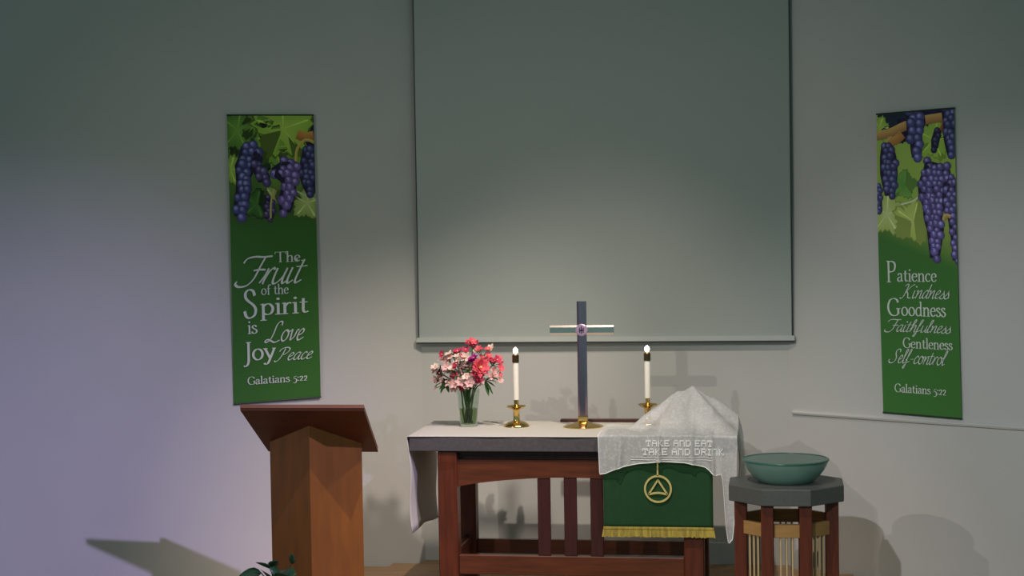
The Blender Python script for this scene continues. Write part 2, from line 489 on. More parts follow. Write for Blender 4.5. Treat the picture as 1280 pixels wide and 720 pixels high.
def text_polys(txt, font, thick, thin, nib, shear):
    """list of quads/polys in em units, and the (min,max) x"""
    letters = []
    x = 0.0
    for ch in txt:
        adv, strokes = font[ch]
        polys = []
        for kind, pts in strokes:
            if kind == 'd':
                cx, cy = pts[0]
                r = thick * 0.62
                polys.append([(x + cx + r * cos(a * pi / 4) + shear * cy, cy + r * sin(a * pi / 4)) for a in range(8)])
                continue
            p = catmull(pts) if kind == 'c' else pts
            p = [(x + q[0] + shear * q[1], q[1]) for q in p]
            L, R = [], []
            for i in range(len(p)):
                a, b = p[max(i - 1, 0)], p[min(i + 1, len(p) - 1)]
                dx, dy = b[0] - a[0], b[1] - a[1]
                d = sqrt(dx * dx + dy * dy) or 1
                th = atan2(dy, dx)
                w = thin if kind == 's' else thin + (thick - thin) * abs(sin(th - nib)) ** 1.3
                if kind == 'l':
                    w = thick
                nx, ny = -dy / d * w / 2, dx / d * w / 2
                L.append((p[i][0] + nx, p[i][1] + ny))
                R.append((p[i][0] - nx, p[i][1] - ny))
            for i in range(len(p) - 1):
                polys.append([R[i], R[i + 1], L[i + 1], L[i]])
        x += adv
        if polys:
            letters.append(polys)
    xs = [q[0] for le_ in letters for po in le_ for q in po]
    return letters, min(xs), max(xs)


# ------------------------------------------------------------------ the two printed banners
class Banner:
    """corner points given as (s, z) on an angled wall; u runs left to right as seen, t runs down from the top edge"""

    def __init__(self, sgn, tl, tr_, bl, br):
        self.sgn, self.c = sgn, (tl, tr_, bl, br)
        self.W = abs(tr_[0] - tl[0])
        self.H = tl[1] - bl[1]
        self.o = wall_frame(sgn, (bl[0] + br[0]) / 2, min(bl[1], br[1]), 0.0)

    def at(self, u, t, off=0.0):
        tl, tr_, bl, br = self.c
        s = (tl[0] * (1 - u) + tr_[0] * u) * (1 - t) + (bl[0] * (1 - u) + br[0] * u) * t
        z = (tl[1] * (1 - u) + tr_[1] * u) * (1 - t) + (bl[1] * (1 - u) + br[1] * u) * t
        lift = 0.012 + 0.010 * sin(pi * t) * (0.6 + 0.4 * cos(2 * pi * u)) + 0.004 * sin(5 * t + 3 * u)
        return wall_frame(self.sgn, s, z, lift + off) - self.o


class Print:
    """flat printed picture: overlapping coloured shapes, each a hair above the last"""

    def __init__(self, bn):
        self.b, self.v, self.f, self.col = bn, [], [], []
        self.off = 0.0012
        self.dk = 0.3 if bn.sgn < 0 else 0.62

    def poly(self, pts, cols):
        self.off += 0.000012
        o = len(self.v)
        for (u, t), c in zip(pts, cols):
            self.v.append(tuple(self.b.at(min(max(u, 0), 1), max(t, 0), self.off)))
            self.col.append(c)
        return o

    def fan(self, cu, ct, pts, c0, c1):
        o = self.poly([(cu, ct)] + pts, [c0] + [c1] * len(pts))
        n = len(pts)
        self.f += [(o, o + 1 + i, o + 1 + (i + 1) % n) for i in range(n)]

    def grape(self, u, t, r, rng, dark=1.0, warm=0.0):
        asp = self.b.W / self.b.H
        k = rng.uniform(0.75, 1.15) * dark
        base = (0.085 + warm, 0.085, 0.26)
        edge = tuple(x * 0.42 * k for x in base)
        mid = tuple(x * 1.25 * k for x in base)
        hi = tuple((x * 1.3 + 0.20) * k for x in base)
        ring = [(u + r * cos(a * pi / 6), t + r * asp * sin(a * pi / 6)) for a in range(12)]
        self.fan(u, t, ring, mid, edge)
        ring = [(u - .2 * r + .5 * r * cos(a * pi / 4), t - .25 * r * asp + .5 * r * asp * sin(a * pi / 4)) for a in range(8)]
        self.fan(u - .25 * r, t - .3 * r * asp, ring, hi, mid)

    def leaf(self, u, t, r, c0, c1, rng, lobes=5, ph=0.0):
        asp = self.b.W / self.b.H
        pts = []
        n = 44
        for i in range(n):
            a = 2 * pi * i / n
            rr = r * (0.86 + 0.14 * cos(lobes * a + ph)) * (1 + (0.07 if i % 2 else -0.06)) * rng.uniform(0.95, 1.05)
            pts.append((u + rr * cos(a), t + rr * asp * sin(a)))
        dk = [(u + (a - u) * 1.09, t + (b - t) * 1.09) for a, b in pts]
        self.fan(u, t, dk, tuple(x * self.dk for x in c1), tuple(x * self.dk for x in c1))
        self.fan(u, t, pts, c0, c1)
        for k in range(lobes):
            a = (2 * pi * k - ph) / lobes
            w = 0.012
            p = [(u, t), (u + r * .8 * cos(a) - w * sin(a), t + asp * (r * .8 * sin(a) + w * cos(a))), (u + r * .9 * cos(a), t + asp * r * .9 * sin(a)), (u + r * .8 * cos(a) + w * sin(a), t + asp * (r * .8 * sin(a) - w * cos(a)))]
            c = tuple(min(1, x * 1.3 + .01) for x in c0)
            o = self.poly(p, [c] * 4)
            self.f.append((o, o + 1, o + 2, o + 3))

    def stick(self, pts, w, c0, c1):
        asp = self.b.W / self.b.H
        p = catmull(pts, 4)
        vs, cs = [], []
        for i, q in enumerate(p):
            a, b = p[max(i - 1, 0)], p[min(i + 1, len(p) - 1)]
            dx, dy = b[0] - a[0], (b[1] - a[1]) / asp
            d = sqrt(dx * dx + dy * dy) or 1
            for s in (-1, 1):
                vs.append((q[0] - s * dy / d * w, q[1] + s * dx / d * w * asp))
                cs.append(c0 if s < 0 else c1)
        o = self.poly(vs, cs)
        self.f += [(o + 2 * i, o + 2 * i + 1, o + 2 * i + 3, o + 2 * i + 2) for i in range(len(p) - 1)]

    def bunch(self, outline, r, rng, dark=1.0, warm=0.0, step=1.32):
        """outline: list of (t, u_min, u_max); rows of grapes"""
        asp = self.b.W / self.b.H
        t0, t1 = outline[0][0], outline[-1][0]
        rows_ = []
        t = t0
        while t <= t1:
            for k in range(len(outline) - 1):
                if outline[k][0] <= t <= outline[k + 1][0]:
                    f = (t - outline[k][0]) / max(1e-6, outline[k + 1][0] - outline[k][0])
                    a = outline[k][1] * (1 - f) + outline[k + 1][1] * f
                    b = outline[k][2] * (1 - f) + outline[k + 1][2] * f
                    rows_.append((t, a, b))
                    break
            t += r * asp * step
        # dark ground of the bunch
        ring = [(a - r * .4, t) for t, a, b in rows_] + [(b + r * .4, t) for t, a, b in reversed(rows_)]
        cu = sum(q[0] for q in ring) / len(ring)
        ct = sum(q[1] for q in ring) / len(ring)
        self.fan(cu, ct, ring, (.012, .010, .04), (.02, .014, .05))
        odd = 0
        for t, a, b in rows_:
            nn = max(1, int(round((b - a) / (r * step * 1.1))))
            for i in range(nn):
                u = a + (b - a) * ((i + .5) / nn) + (r * .4 if odd else -r * .2)
                self.grape(u + rng.uniform(-.3, .3) * r, t + rng.uniform(-.3, .3) * r * asp, r * rng.uniform(.85, 1.1), rng, dark, warm)
            odd ^= 1

    def build(self, parent):
        me = bpy.data.meshes.new('printed_picture')
        me.from_pydata(self.v, [], self.f)
        at = me.color_attributes.new('print', 'FLOAT_COLOR', 'POINT')
        for i, c in enumerate(self.col):
            at.data[i].color = (c[0], c[1], c[2], 1)
        me.materials.append(M['banner'])
        o = bpy.data.objects.new('printed_picture', me)
        COL.objects.link(o)
        o.parent = parent
        return o


GREEN = (0.042, 0.165, 0.020)


def banner_base(bn, root, ground):
    nu, nv = 6, 60
    m = MB().grid(lambda i, j: tuple(bn.at(i, j)), nu, nv)
    me_o = m.build('fabric', 'banner', root, solid=0.0016)
    at = me_o.data.color_attributes.new('print', 'FLOAT_COLOR', 'POINT')
    for k in range(len(m.v)):
        j, i = divmod(k, nu + 1)
        c = ground(i / nu, j / nv)
        at.data[k].color = (c[0], c[1], c[2], 1)
    # rods sewn into the hems
    for t in (0.003, 0.997):
        MB().tube([bn.at(-0.004, t, 0.001), bn.at(0.5, t, 0.001), bn.at(1.004, t, 0.001)], 0.005, 8).build('hem_rod', 'rod_metal', root)


def lerp(a, b, f):
    f = max(0, min(1, f))
    return tuple(x + (y - x) * f for x, y in zip(a, b))


def put_text(bn, root, txt, u0, u1, t, h, style):
    """set a word between u0 and u1 on baseline t, cap height h (fraction of banner height)"""
    if style == 'serif':
        polys, a, b = text_polys(txt, SER, 0.118, 0.05, radians(8), 0)
    elif style == 'bold':
        polys, a, b = text_polys(txt, SER, 0.125, 0.045, radians(8), 0)
    else:
        polys, a, b = text_polys(txt, SCR, 0.10, 0.038, radians(35), 0.42)
    k = (u1 - u0) / (b - a)
    for letter in polys:
        m = MB()
        for po in letter:
            vs = [bn.at(u0 + (x - a) * k, t - y * h, 0.0075) for x, y in po]
            vs += [bn.at(u0 + (x - a) * k, t - y * h, 0.0068) for x, y in po]
            n_ = len(po)
            m.add(vs, [tuple(range(n_)), tuple(range(2 * n_ - 1, n_ - 1, -1))])
        m.build('letter', 'white_print', root)


# left banner
bnL = Banner(-1, (1.247, 2.869), (0.698, 2.876), (1.242, 1.079), (0.688, 1.094))
rootL = empty('hanging_banner', bnL.o)
tag(rootL, 'green vertical banner with grapes reading The Fruit of the Spirit, above the lectern', 'banner')
rg = random.Random(11)


def groundL(u, t):
    top = (.10, .22, .03) if u < .5 else (.20, .36, .05)
    if t < .34:
        return lerp(top, (.05, .13, .02), (t - .2) / .12)
    return lerp((.05, .13, .02), GREEN, (t - .34) / .08)


banner_base(bnL, rootL, groundL)
p = Print(bnL)
LG, MG, DG = (.46, .66, .10), (.20, .38, .06), (.05, .12, .02)
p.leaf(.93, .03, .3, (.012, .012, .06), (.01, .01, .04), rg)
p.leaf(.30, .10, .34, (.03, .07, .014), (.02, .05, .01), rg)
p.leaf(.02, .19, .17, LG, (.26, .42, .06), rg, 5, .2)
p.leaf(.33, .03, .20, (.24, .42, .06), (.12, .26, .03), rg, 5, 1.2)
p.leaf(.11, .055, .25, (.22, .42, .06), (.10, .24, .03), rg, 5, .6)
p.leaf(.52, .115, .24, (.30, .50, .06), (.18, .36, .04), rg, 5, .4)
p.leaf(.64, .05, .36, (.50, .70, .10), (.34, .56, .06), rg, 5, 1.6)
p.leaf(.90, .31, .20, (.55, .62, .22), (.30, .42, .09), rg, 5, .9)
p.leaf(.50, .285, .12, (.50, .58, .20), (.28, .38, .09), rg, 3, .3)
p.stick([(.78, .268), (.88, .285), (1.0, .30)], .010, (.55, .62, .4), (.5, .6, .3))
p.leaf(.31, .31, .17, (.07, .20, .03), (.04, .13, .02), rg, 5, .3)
p.stick([(.80, .070), (.90, .080), (1.0, .075)], .055, (.75, .36, .08), (.40, .14, .03))
p.stick([(.78, .165), (.80, .12), (.90, .09), (1.0, .10)], .016, (.75, .6, .14), (.5, .35, .06))
p.bunch([(.125, .88, 1.0), (.2, .82, 1.0), (.25, .86, .98), (.285, .92, .97)], .048, rg, .8)
p.bunch([(.11, .17, .32), (.145, .14, .38), (.175, .09, .36), (.21, .10, .22), (.25, .10, .24), (.30, .07, .20), (.345, .06, .18), (.36, .10, .14)], .054, rg, 1.3)
p.bunch([(.175, .28, .36), (.20, .30, .44), (.225, .34, .46), (.25, .38, .44)], .050, rg, 1.2, .03)
p.bunch([(.165, .62, .76), (.19, .50, .80), (.215, .52, .80), (.235, .64, .76), (.30, .58, .73), (.345, .60, .68)], .055, rg, 1.75, .04)
p.bunch([(.29, .42, .48), (.33, .40, .52), (.365, .42, .48)], .036, rg, .8, .05)
p.stick([(.47, .36), (.48, .30), (.52, .26)], .010, (.7, .65, .2), (.5, .4, .1))
p.build(rootL)
for args in [
    ('The.', .503, .83, .514, .036, 'serif'), ('Fruit', .024, .88, .588, .096, 'script'), ('of the', .336, .655, .625, .034, 'serif'),
    ('S', .125, .285, .703, .098, 'bold'), ('pirit', .32, .88, .695, .062, 'serif'), ('is', .17, .285, .757, .046, 'serif'),
    ('Love', .36, .83, .790, .068, 'script'), ('J', .115, .205, .852, .066, 'bold'), ('oy', .215, .49, .850, .062, 'serif'),
    ('Peace', .46, .92, .858, .045, 'script'), ('Galatians 5:22', .157, .845, .934, .027, 'serif')]:
    put_text(bnL, rootL, *args)

# right banner
bnR = Banner(1, (0.633, 2.792), (1.132, 2.800), (0.659, 0.998), (1.169, 0.992))
rootR = empty('hanging_banner', bnR.o)
tag(rootR, 'green vertical banner with grapes listing Patience, Kindness and Goodness, above the white rail', 'banner')
rg = random.Random(23)


def groundR(u, t):
    top = lerp((.46, .62, .12), (.36, .54, .09), t / .3)
    if t < .36:
        return top
    return lerp(lerp((.12, .26, .04), (.40, .50, .10), u * 1.1), (.055, .20, .035), (t - .37) / (.04 + .11 * u))


banner_base(bnR, rootR, groundR)
p = Print(bnR)
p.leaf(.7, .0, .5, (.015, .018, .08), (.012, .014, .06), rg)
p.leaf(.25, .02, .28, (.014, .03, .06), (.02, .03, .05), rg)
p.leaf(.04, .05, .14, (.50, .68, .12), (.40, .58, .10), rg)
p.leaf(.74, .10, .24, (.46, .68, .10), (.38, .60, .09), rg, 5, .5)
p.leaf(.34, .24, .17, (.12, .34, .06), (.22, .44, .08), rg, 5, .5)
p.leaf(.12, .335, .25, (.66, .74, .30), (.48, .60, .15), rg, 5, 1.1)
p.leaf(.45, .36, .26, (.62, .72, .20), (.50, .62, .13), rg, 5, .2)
p.stick([(.0, .075), (.18, .068), (.36, .05), (.6, .035), (.95, .028)], .055, (.85, .50, .16), (.40, .18, .06))
p.stick([(.14, .095), (.24, .095), (.34, .075)], .055, (.78, .38, .10), (.45, .18, .05))
p.stick([(.06, .15), (.10, .11), (.2, .08)], .014, (.8, .55, .2), (.55, .35, .1))
p.stick([(.8, .085), (.85, .06), (.9, .03)], .025, (.5, .14, .05), (.3, .08, .03))
p.stick([(.30, .305), (.45, .295), (.56, .275)], .010, (.8, .85, .6), (.7, .75, .5))
p.bunch([(.00, .86, 1.0), (.06, .88, 1.0), (.10, .88, 1.0), (.16, .93, 1.0)], .052, rg, 1.1)
p.bunch([(.07, .76, .82), (.10, .72, .80), (.14, .72, .76)], .040, rg, .45)
p.bunch([(.00, .40, .60), (.05, .42, .62), (.075, .42, .56), (.11, .46, .58), (.145, .47, .55), (.17, .5, .53)], .060, rg, 1.5)
p.bunch([(.11, .08, .20), (.15, .06, .24), (.20, .06, .25), (.23, .08, .24), (.285, .13, .20)], .050, rg, 1.05)
p.bunch([(.24, .0, .04), (.34, .0, .05)], .040, rg, 1.2)
p.bunch([(.17, .64, .70), (.19, .62, .92), (.215, .58, .92), (.245, .54, .86), (.28, .55, .84), (.315, .60, .84), (.35, .60, .80), (.39, .64, .82), (.45, .66, .78), (.50, .68, .74)], .050, rg, 1.75, .02)
p.bunch([(.225, .93, 1.0), (.26, .86, 1.0), (.31, .84, 1.0), (.34, .90, .98), (.37, .92, 1.0), (.43, .95, 1.0), (.49, .96, 1.0)], .048, rg, 1.45, .02)
p.stick([(.84, .36), (.87, .345), (.93, .35)], .022, (.8, .55, .22), (.5, .25, .1))
p.build(rootR)
for args in [
    ('P', .107, .225, .560, .070, 'bold'), ('atience', .235, .735, .558, .043, 'serif'), ('Kindness', .257, .90, .613, .046, 'script'),
    ('G', .10, .265, .672, .058, 'bold'), ('oodness', .275, .845, .671, .046, 'serif'), ('Faithfulness', .05, .91, .724, .040, 'script'),
    ('Gentleness', .285, .92, .777, .034, 'serif'), ('Self-control', .094, .865, .828, .046, 'script'), ('Galatians 5:22', .165, .82, .925, .028, 'serif')]:
    put_text(bnR, rootR, *args)

# ------------------------------------------------------------------ altar table
TX0, TX1, TY0, TY1, TZ = -0.965, 0.875, -1.31, -0.56, 0.966
tb = empty('altar_table', (-0.055, -0.94, 0))
tag(tb, 'cherry wood altar table with thick grey top and three front slats', 'table')


def tpart(name, m, mat):
    o = m.build(name, mat)
    o.parent = tb
    o.matrix_parent_inverse = Matrix.Translation((0.055, 0.94, 0))
    return o


tpart('tabletop', MB().box(TX0, TX1, TY0, TY1, 0.884, TZ, 0.004), 'slab')
LEG = {'fl': (-0.806, -0.695, -1.295, -1.19), 'fr': (0.585, 0.696, -1.295, -1.19), 'bl': (-0.806, -0.70, -0.68, -0.58), 'br': (0.59, 0.696, -0.68, -0.58)}
for k, (a, b, c, d) in LEG.items():
    tpart('leg', MB().box(a, b, c, d, 0.0, 0.884, 0.006), 'cherry')
# arched aprons front and back
arch = [(-0.695, 0.832), (0.585, 0.832), (0.585, 0.68)]
for i in range(13):
    f = 1 - i / 12
    arch.append((-0.695 + 1.28 * f, 0.68 + 0.054 * sin(pi * f) ** 0.8))
tpart('apron', MB().prism_y(arch[::-1], -1.272, -1.242), 'cherry_h')
tpart('apron', MB().box(-0.70, 0.59, -0.655, -0.625, 0.74, 0.832), 'cherry_h')
tpart('subframe', MB().box(-0.78, 0.67, -1.235, -0.64, 0.832, 0.884), 'dark_wood')
tpart('rail', MB().box(-0.695, 0.585, -1.275, -1.235, 0.178, 0.288, 0.004), 'cherry_h')
tpart('rail', MB().box(-0.70, 0.59, -0.65, -0.61, 0.178, 0.262, 0.004), 'cherry_h')
for a in (-0.775, 0.615):
    tpart('end_rail', MB().box(a, a + 0.045, -1.19, -0.68, 0.178, 0.288, 0.004), 'cherry')
    tpart('end_rail', MB().box(a, a + 0.04, -1.19, -0.68, 0.72, 0.832, 0.004), 'cherry')
for x in (-0.2015, -0.0515, 0.098):
    tpart('slat', MB().box(x - 0.0365, x + 0.0365, -1.268, -1.248, 0.288, 0.75, 0.003), 'dark_wood')

# ------------------------------------------------------------------ white linen on the table
ln = MB()
LX0, LX1 = TX0 - 0.008, TX1 + 0.010
DROP_L, DROP_R = 0.555, 0.56
prof = []
for i in range(15):
    prof.append((LX0 - 0.008 * sin(i * 0.5), TZ - DROP_L + DROP_L * i / 14, 1 - i / 14))
prof.append((LX0 + 0.004, TZ + 0.003, 0))
for i in range(1, 24):
    prof.append((LX0 + 0.012 + (LX1 - LX0 - 0.024) * i / 24, TZ + 0.0035, 0))
prof.append((LX1 - 0.004, TZ + 0.003, 0))
for i in range(15):
    prof.append((LX1 + 0.006 * sin(i * 0.5), TZ - DROP_R * i / 14, i / 14))


def linen_pt(u, v):
    k = min(len(prof) - 1, int(round(u * (len(prof) - 1))))
    x, z, w = prof[k]
    y0, y1 = TY0 - 0.004, TY1 + 0.01
    # hanging ends draw in a little and hang in soft folds
    y = y0 + 0.02 * w + (y1 - 0.03 * w - y0 - 0.02 * w) * v
    x += w * 0.012 * sin(7 * v + 0.2) + (0.012 * w if x < 0 else 0)
    if w == 0:
        y += 0.003 * sin(u * 60) * (1 - v)
    z += (0.012 * sin(5 * v) * w) + (-0.02 * v * w)
    return (x, y, z)


o = ln.grid(linen_pt, len(prof) - 1, 30).build('altar_linen', 'linen', smooth=True, solid=0.003)
tag(o, 'white linen cloth covering the altar table and hanging down at both ends', 'tablecloth')

# ------------------------------------------------------------------ green parament with gold emblem and fringe
GY = -1.322
pr = empty('green_parament', (0.447, GY, 0.41))
tag(pr, 'green cloth with gold circle and triangle emblem and gold fringe hanging from the table front', 'cloth')
GX0, GX1, GZ0 = 0.143, 0.750, 0.466
pinv = Matrix.Translation((-0.447, -GY, -0.41))


def ppart(name, m, mat, **kw):
    o = m.build(name, mat, **kw)
    o.parent = pr
    o.matrix_parent_inverse = pinv
    return o


def par_pt(u, v):
    x = GX0 + (GX1 - GX0) * u
    L1 = 0.35
    L = L1 + (TZ + 0.008 - GZ0)
    d = v * L
    if d < L1:
        return (x, GY + (L1 - d), TZ + 0.0085)
    z = TZ + 0.0085 - (d - L1)
    return (x, GY - 0.004 * sin(u * 7 + .5) * min(1, (d - L1) * 3), z)


ppart('cloth', MB().grid(par_pt, 24, 40), 'green', smooth=True, solid=0.003)
fr = MB()
nf = 62
for i in range(nf):
    x0 = GX0 - 0.004 + (GX1 - GX0 + 0.008) * i / nf
    w = (GX1 - GX0 + 0.008) / nf * 0.96
    sp = (i / nf - .5) * 0.016
    zz = GZ0 - 0.052 + random.uniform(-.003, .003)
    fr.add([(x0, GY - .005, GZ0 - .008), (x0 + w, GY - .005, GZ0 - .008), (x0 + w + sp, GY - .007, zz), (x0 + sp, GY - .007, zz),
            (x0, GY + .001, GZ0 - .008), (x0 + w, GY + .001, GZ0 - .008), (x0 + w + sp, GY + .001, zz), (x0 + sp, GY + .001, zz)],
           [(0, 3, 2, 1), (4, 5, 6, 7), (0, 4, 7, 3), (1, 2, 6, 5), (2, 3, 7, 6), (0, 1, 5, 4)])
fo = ppart('fringe', fr, 'fringe')
fo['kind'] = 'stuff'
ppart('fringe_braid', MB().box(GX0 - .003, GX1 + .003, GY - .008, GY + .002, GZ0 - .010, GZ0 + .004, .002), 'fringe')
EX, EZ, ER = 0.447, 0.683, 0.072
em = MB()


def flat_stroke(m, pts, w, y0, y1, closed=False):
    n_ = len(pts)
    L, R = [], []
    for i in range(n_):
        a = pts[i - 1] if (closed or i) else pts[0]
        b = pts[(i + 1) % n_] if (closed or i < n_ - 1) else pts[-1]
        dx, dz = b[0] - a[0], b[1] - a[1]
        d = sqrt(dx * dx + dz * dz) or 1
        L.append((pts[i][0] - dz / d * w / 2, pts[i][1] + dx / d * w / 2))
        R.append((pts[i][0] + dz / d * w / 2, pts[i][1] - dx / d * w / 2))
    for i in range(n_ if closed else n_ - 1):
        j = (i + 1) % n_
        q = [R[i], R[j], L[j], L[i]]
        m.add([(x, y0, z) for x, z in q] + [(x, y1, z) for x, z in q],
              [(0, 1, 2, 3), (7, 6, 5, 4), (0, 4, 5, 1), (2, 6, 7, 3), (1, 5, 6, 2), (0, 3, 7, 4)])


ey0, ey1 = GY - 0.0095, GY - 0.0015
flat_stroke(em, [(EX + ER * cos(a * pi / 20), EZ + ER * sin(a * pi / 20)) for a in range(40)], 0.0105, ey0, ey1, True)
A, B, Cc = (EX, EZ + 0.050), (EX - 0.052, EZ - 0.030), (EX + 0.052, EZ - 0.030)
flat_stroke(em, [A, B], 0.0095, ey0, ey1)
flat_stroke(em, [A, Cc], 0.0095, ey0, ey1)
flat_stroke(em, [(B[0] + (Cc[0] - B[0]) * i / 10, B[1] + 0.008 * sin(pi * i / 10)) for i in range(11)], 0.011, ey0, ey1)
flat_stroke(em, [(EX - .001, EZ + ER), (EX, EZ + 0.20)], 0.009, ey0, ey1)
ppart('emblem', em, 'gold')

# ------------------------------------------------------------------ lace cloth over the communion ware
FLAP_Y = -1.337
lc = empty('lace_cover', (0.55, -0.95, TZ))
tag(lc, 'white lace cloth lettered TAKE AND EAT, tented over the right end of the table', 'cloth')
linv = Matrix.Translation((-0.55, 0.95, -TZ))


def lpart(name, m, mat, **kw):
    o = m.build(name, mat, **kw)
    o.parent = lc
    o.matrix_parent_inverse = linv
    return o


PEAKS = [(0.622, -0.90, 0.232, 0.70), (0.545, -0.93, 0.196, 0.74), (0.745, -0.86, 0.160, 0.85), (0.83, -0.78, 0.085, 1.0)]
X0, X1 = 0.118, 0.886
Y_BACK = -0.66


def tent(x, y):
    s = 0.0
    for px, py, h, k in PEAKS:
        dx, dy = x - px, y - py
        d = sqrt(dx * dx + dy * dy * (0.62 if dy < 0 else 1.3))
        th = atan2(dy, dx)
        hh = h - k * d * (1 + 0.15 * sin(7 * th + px * 9))
        s += max(0, hh + 0.02) ** 8
    s = s ** 0.125 - 0.02
    return max(0.0, s)


def drop_front(x):
    """how far the cloth hangs below the table edge at the front"""
    pts = [(0.10, .222), (0.16, .214), (0.26, .176), (0.34, .158), (0.45, .146), (0.60, .150), (0.70, .176), (0.76, .222), (0.80, .212), (0.812, .25), (0.828, .50), (0.842, .60), (0.866, .575), (0.880, .44), (0.90, .32)]
    for (a, b), (c, d) in zip(pts, pts[1:]):
        if a <= x <= c:
            return b + (d - b) * (x - a) / (c - a)
    return .2


def fold(x):
    g = lambda c, w: math.exp(-((x - c) / w) ** 2)
    return 0.020 * g(.245, .016) + 0.012 * g(.455, .010) + 0.010 * g(.64, .010) + 0.020 * g(.745, .014) + 0.006 * sin(x * 34)


def lace_pt(u, v):
    # v 0..0.62: over the table from the back; beyond: the hanging front
    x = X0 + (X1 - X0) * u
    base = TZ + 0.018
    if v < 0.68:
        f = v / 0.68
        q = max(0.0, min(1.0, (x - 0.40) / 0.10))
        yb = -0.835 + (Y_BACK + 0.835) * q * q * (3 - 2 * q)
        y = yb + (FLAP_Y - yb) * f
        e = min(1.0, (1 - f) * 9)
        z = base + tent(x, y) * (1 - (1 - e) ** 2)
        z += 0.004 * sin(x * 40 + y * 13) * e + 0.35 * fold(x) * min(1, f * 1.2)
        # gathers towards the peak
        return (x, y, z)
    d = (v - 0.68) / 0.32
    z = base + 0.35 * fold(x) * (1 - d) - drop_front(x) * d
    y = FLAP_Y - 0.006 - fold(x) * (0.4 + 0.8 * d) - 0.006 * d
    return (x + 0.010 * d * sin(x * 20), y, z)


NU, NV = 150, 84
m = MB().grid(lace_pt, NU, NV)
# right-hand fall: continues from the right edge down past the table end
lpart('lace', m, 'lace', smooth=True)


def side_pt(u, v):
    # v: along the table end from the back to the front, u: down
    y = Y_BACK + (FLAP_Y - 0.01 - Y_BACK) * v
    top = lace_pt(1.0, 0.68 * v)[2]
    tip = 0.30 + 0.33 * max(0, 1 - abs(v - 0.93) / 0.35)
    z = top - u * (tip + (top - TZ - .018))
    x = X1 + 0.016 * sin(min(1, u * 3) * pi / 2) + 0.012 * sin(14 * v + 1) * u + 0.01 * u
    return (x, y, z)


lpart('side_fall', MB().grid(side_pt, 30, 50), 'lace', smooth=True)

# hem cord round the hanging edge
hem = [lace_pt(i / NU, 1.0) for i in range(NU + 1)]
lpart('hem', MB().tube(hem, 0.0028, 5), 'lace_text', smooth=True)
lpart('hem', MB().tube([lace_pt(0, 0.4 + 0.6 * i / 40) for i in range(41)], 0.0028, 5), 'lace_text', smooth=True)
lpart('hem', MB().tube([side_pt(1, i / 40) for i in range(41)], 0.0028, 5), 'lace_text', smooth=True)

PIX = {'T': ['11111', '10101', '00100', '00100', '01110'], 'A': ['01110', '10001', '11111', '10001', '10001'],
       'K': ['10010', '10100', '11000', '10100', '10011'], 'E': ['11111', '10000', '11110', '10000', '11111'],
       'N': ['11110', '10001', '10001', '10001', '10001'], 'D': ['11110', '10001', '10001', '10001', '11110'],
       'R': ['11110', '10001', '11110', '10010', '10001'], 'I': ['111', '010', '010', '010', '111'], ' ': ['00', '00', '00', '00', '00']}


def flap_at(x, z):
    dd = (TZ + 0.018 - z) / drop_front(x)
    return FLAP_Y - 0.006 - fold(x) * (0.4 + 0.8 * dd) - 0.006 * dd


def crochet(txt, x0, x1, ztop, h):
    cols = sum(len(PIX[c][0]) + 1 for c in txt) - 1
    cw = (x1 - x0) / cols
    ch = h / 5
    k = 0
    for c in txt:
        g = PIX[c]
        m = MB()
        for r in range(5):
            for q in range(len(g[0])):
                if g[r][q] == '1':
                    xa = x0 + (k + q) * cw
                    za = ztop - r * ch
                    ya = flap_at(xa, za)
                    yb = flap_at(xa + cw, za)
                    m.add([(xa, ya - .004, za - ch), (xa + cw, yb - .004, za - ch), (xa + cw, yb - .004, za), (xa, ya - .004, za),
                           (xa, ya - .001, za - ch), (xa + cw, yb - .001, za - ch), (xa + cw, yb - .001, za), (xa, ya - .001, za)],
                          [(0, 1, 2, 3), (7, 6, 5, 4), (3, 2, 6, 7), (0, 4, 5, 1), (0, 3, 7, 4), (1, 5, 6, 2)])
        k += len(g[0]) + 1
        if m.v:
            lpart('letter', m, 'lace_text')


crochet('TAKE AND EAT', 0.385, 0.752, 0.958, 0.036)
crochet('TAKE AND DRINK', 0.365, 0.815, 0.912, 0.038)
for z in (0.862, 0.848):
    pts = [(0.30 + 0.46 * i / 40) for i in range(41)]
    lpart('crochet_line', MB().tube([(x, flap_at(x, z) - .002, z) for x in pts], 0.0014, 4), 'lace_text')

# ------------------------------------------------------------------ brass cross
TT = TZ + 0.005
cr = empty('altar_cross', (-0.02, -0.85, TT))
tag(cr, 'tall polished metal cross on a round brass foot in the middle of the table', 'cross')
smooth_by_angle(MB().lathe([(0.118, 0), (0.118, 0.004), (0.10, 0.012), (0.06, 0.022), (0.034, 0.030), (0.03, 0.034)], 40).build('foot', 'brass', cr))
MB().box(-0.028, 0.028, -0.022, 0.022, 0.034, 0.066, 0.004).build('socket', 'brass', cr)


def bar(name, x0, x1, z0, z1, along):
    """bar with a raised bevelled front"""
    t = 0.013
    b = 0.012
    m = MB()
    outer = [(x0, z0), (x1, z0), (x1, z1), (x0, z1)]
    if along == 'z':
        inn = [(x0 + b, z0), (x1 - b, z0), (x1 - b, z1), (x0 + b, z1)]
    else:
        inn = [(x0, z0 + b), (x1, z0 + b), (x1, z1 - b), (x0, z1 - b)]
    vs = [(x, t, z) for x, z in outer] + [(x, -t * .4, z) for x, z in outer] + [(x, -t, z) for x, z in inn]
    fs = [(3, 2, 1, 0), (8, 9, 10, 11)]
    for k in (0, 4):
        for i in range(4):
            j = (i + 1) % 4
            fs.append((k + i, k + j, k + 4 + j, k + 4 + i))
    return m.add(vs, fs).build(name, 'cross' if along == 'z' else 'cross_lit', cr)


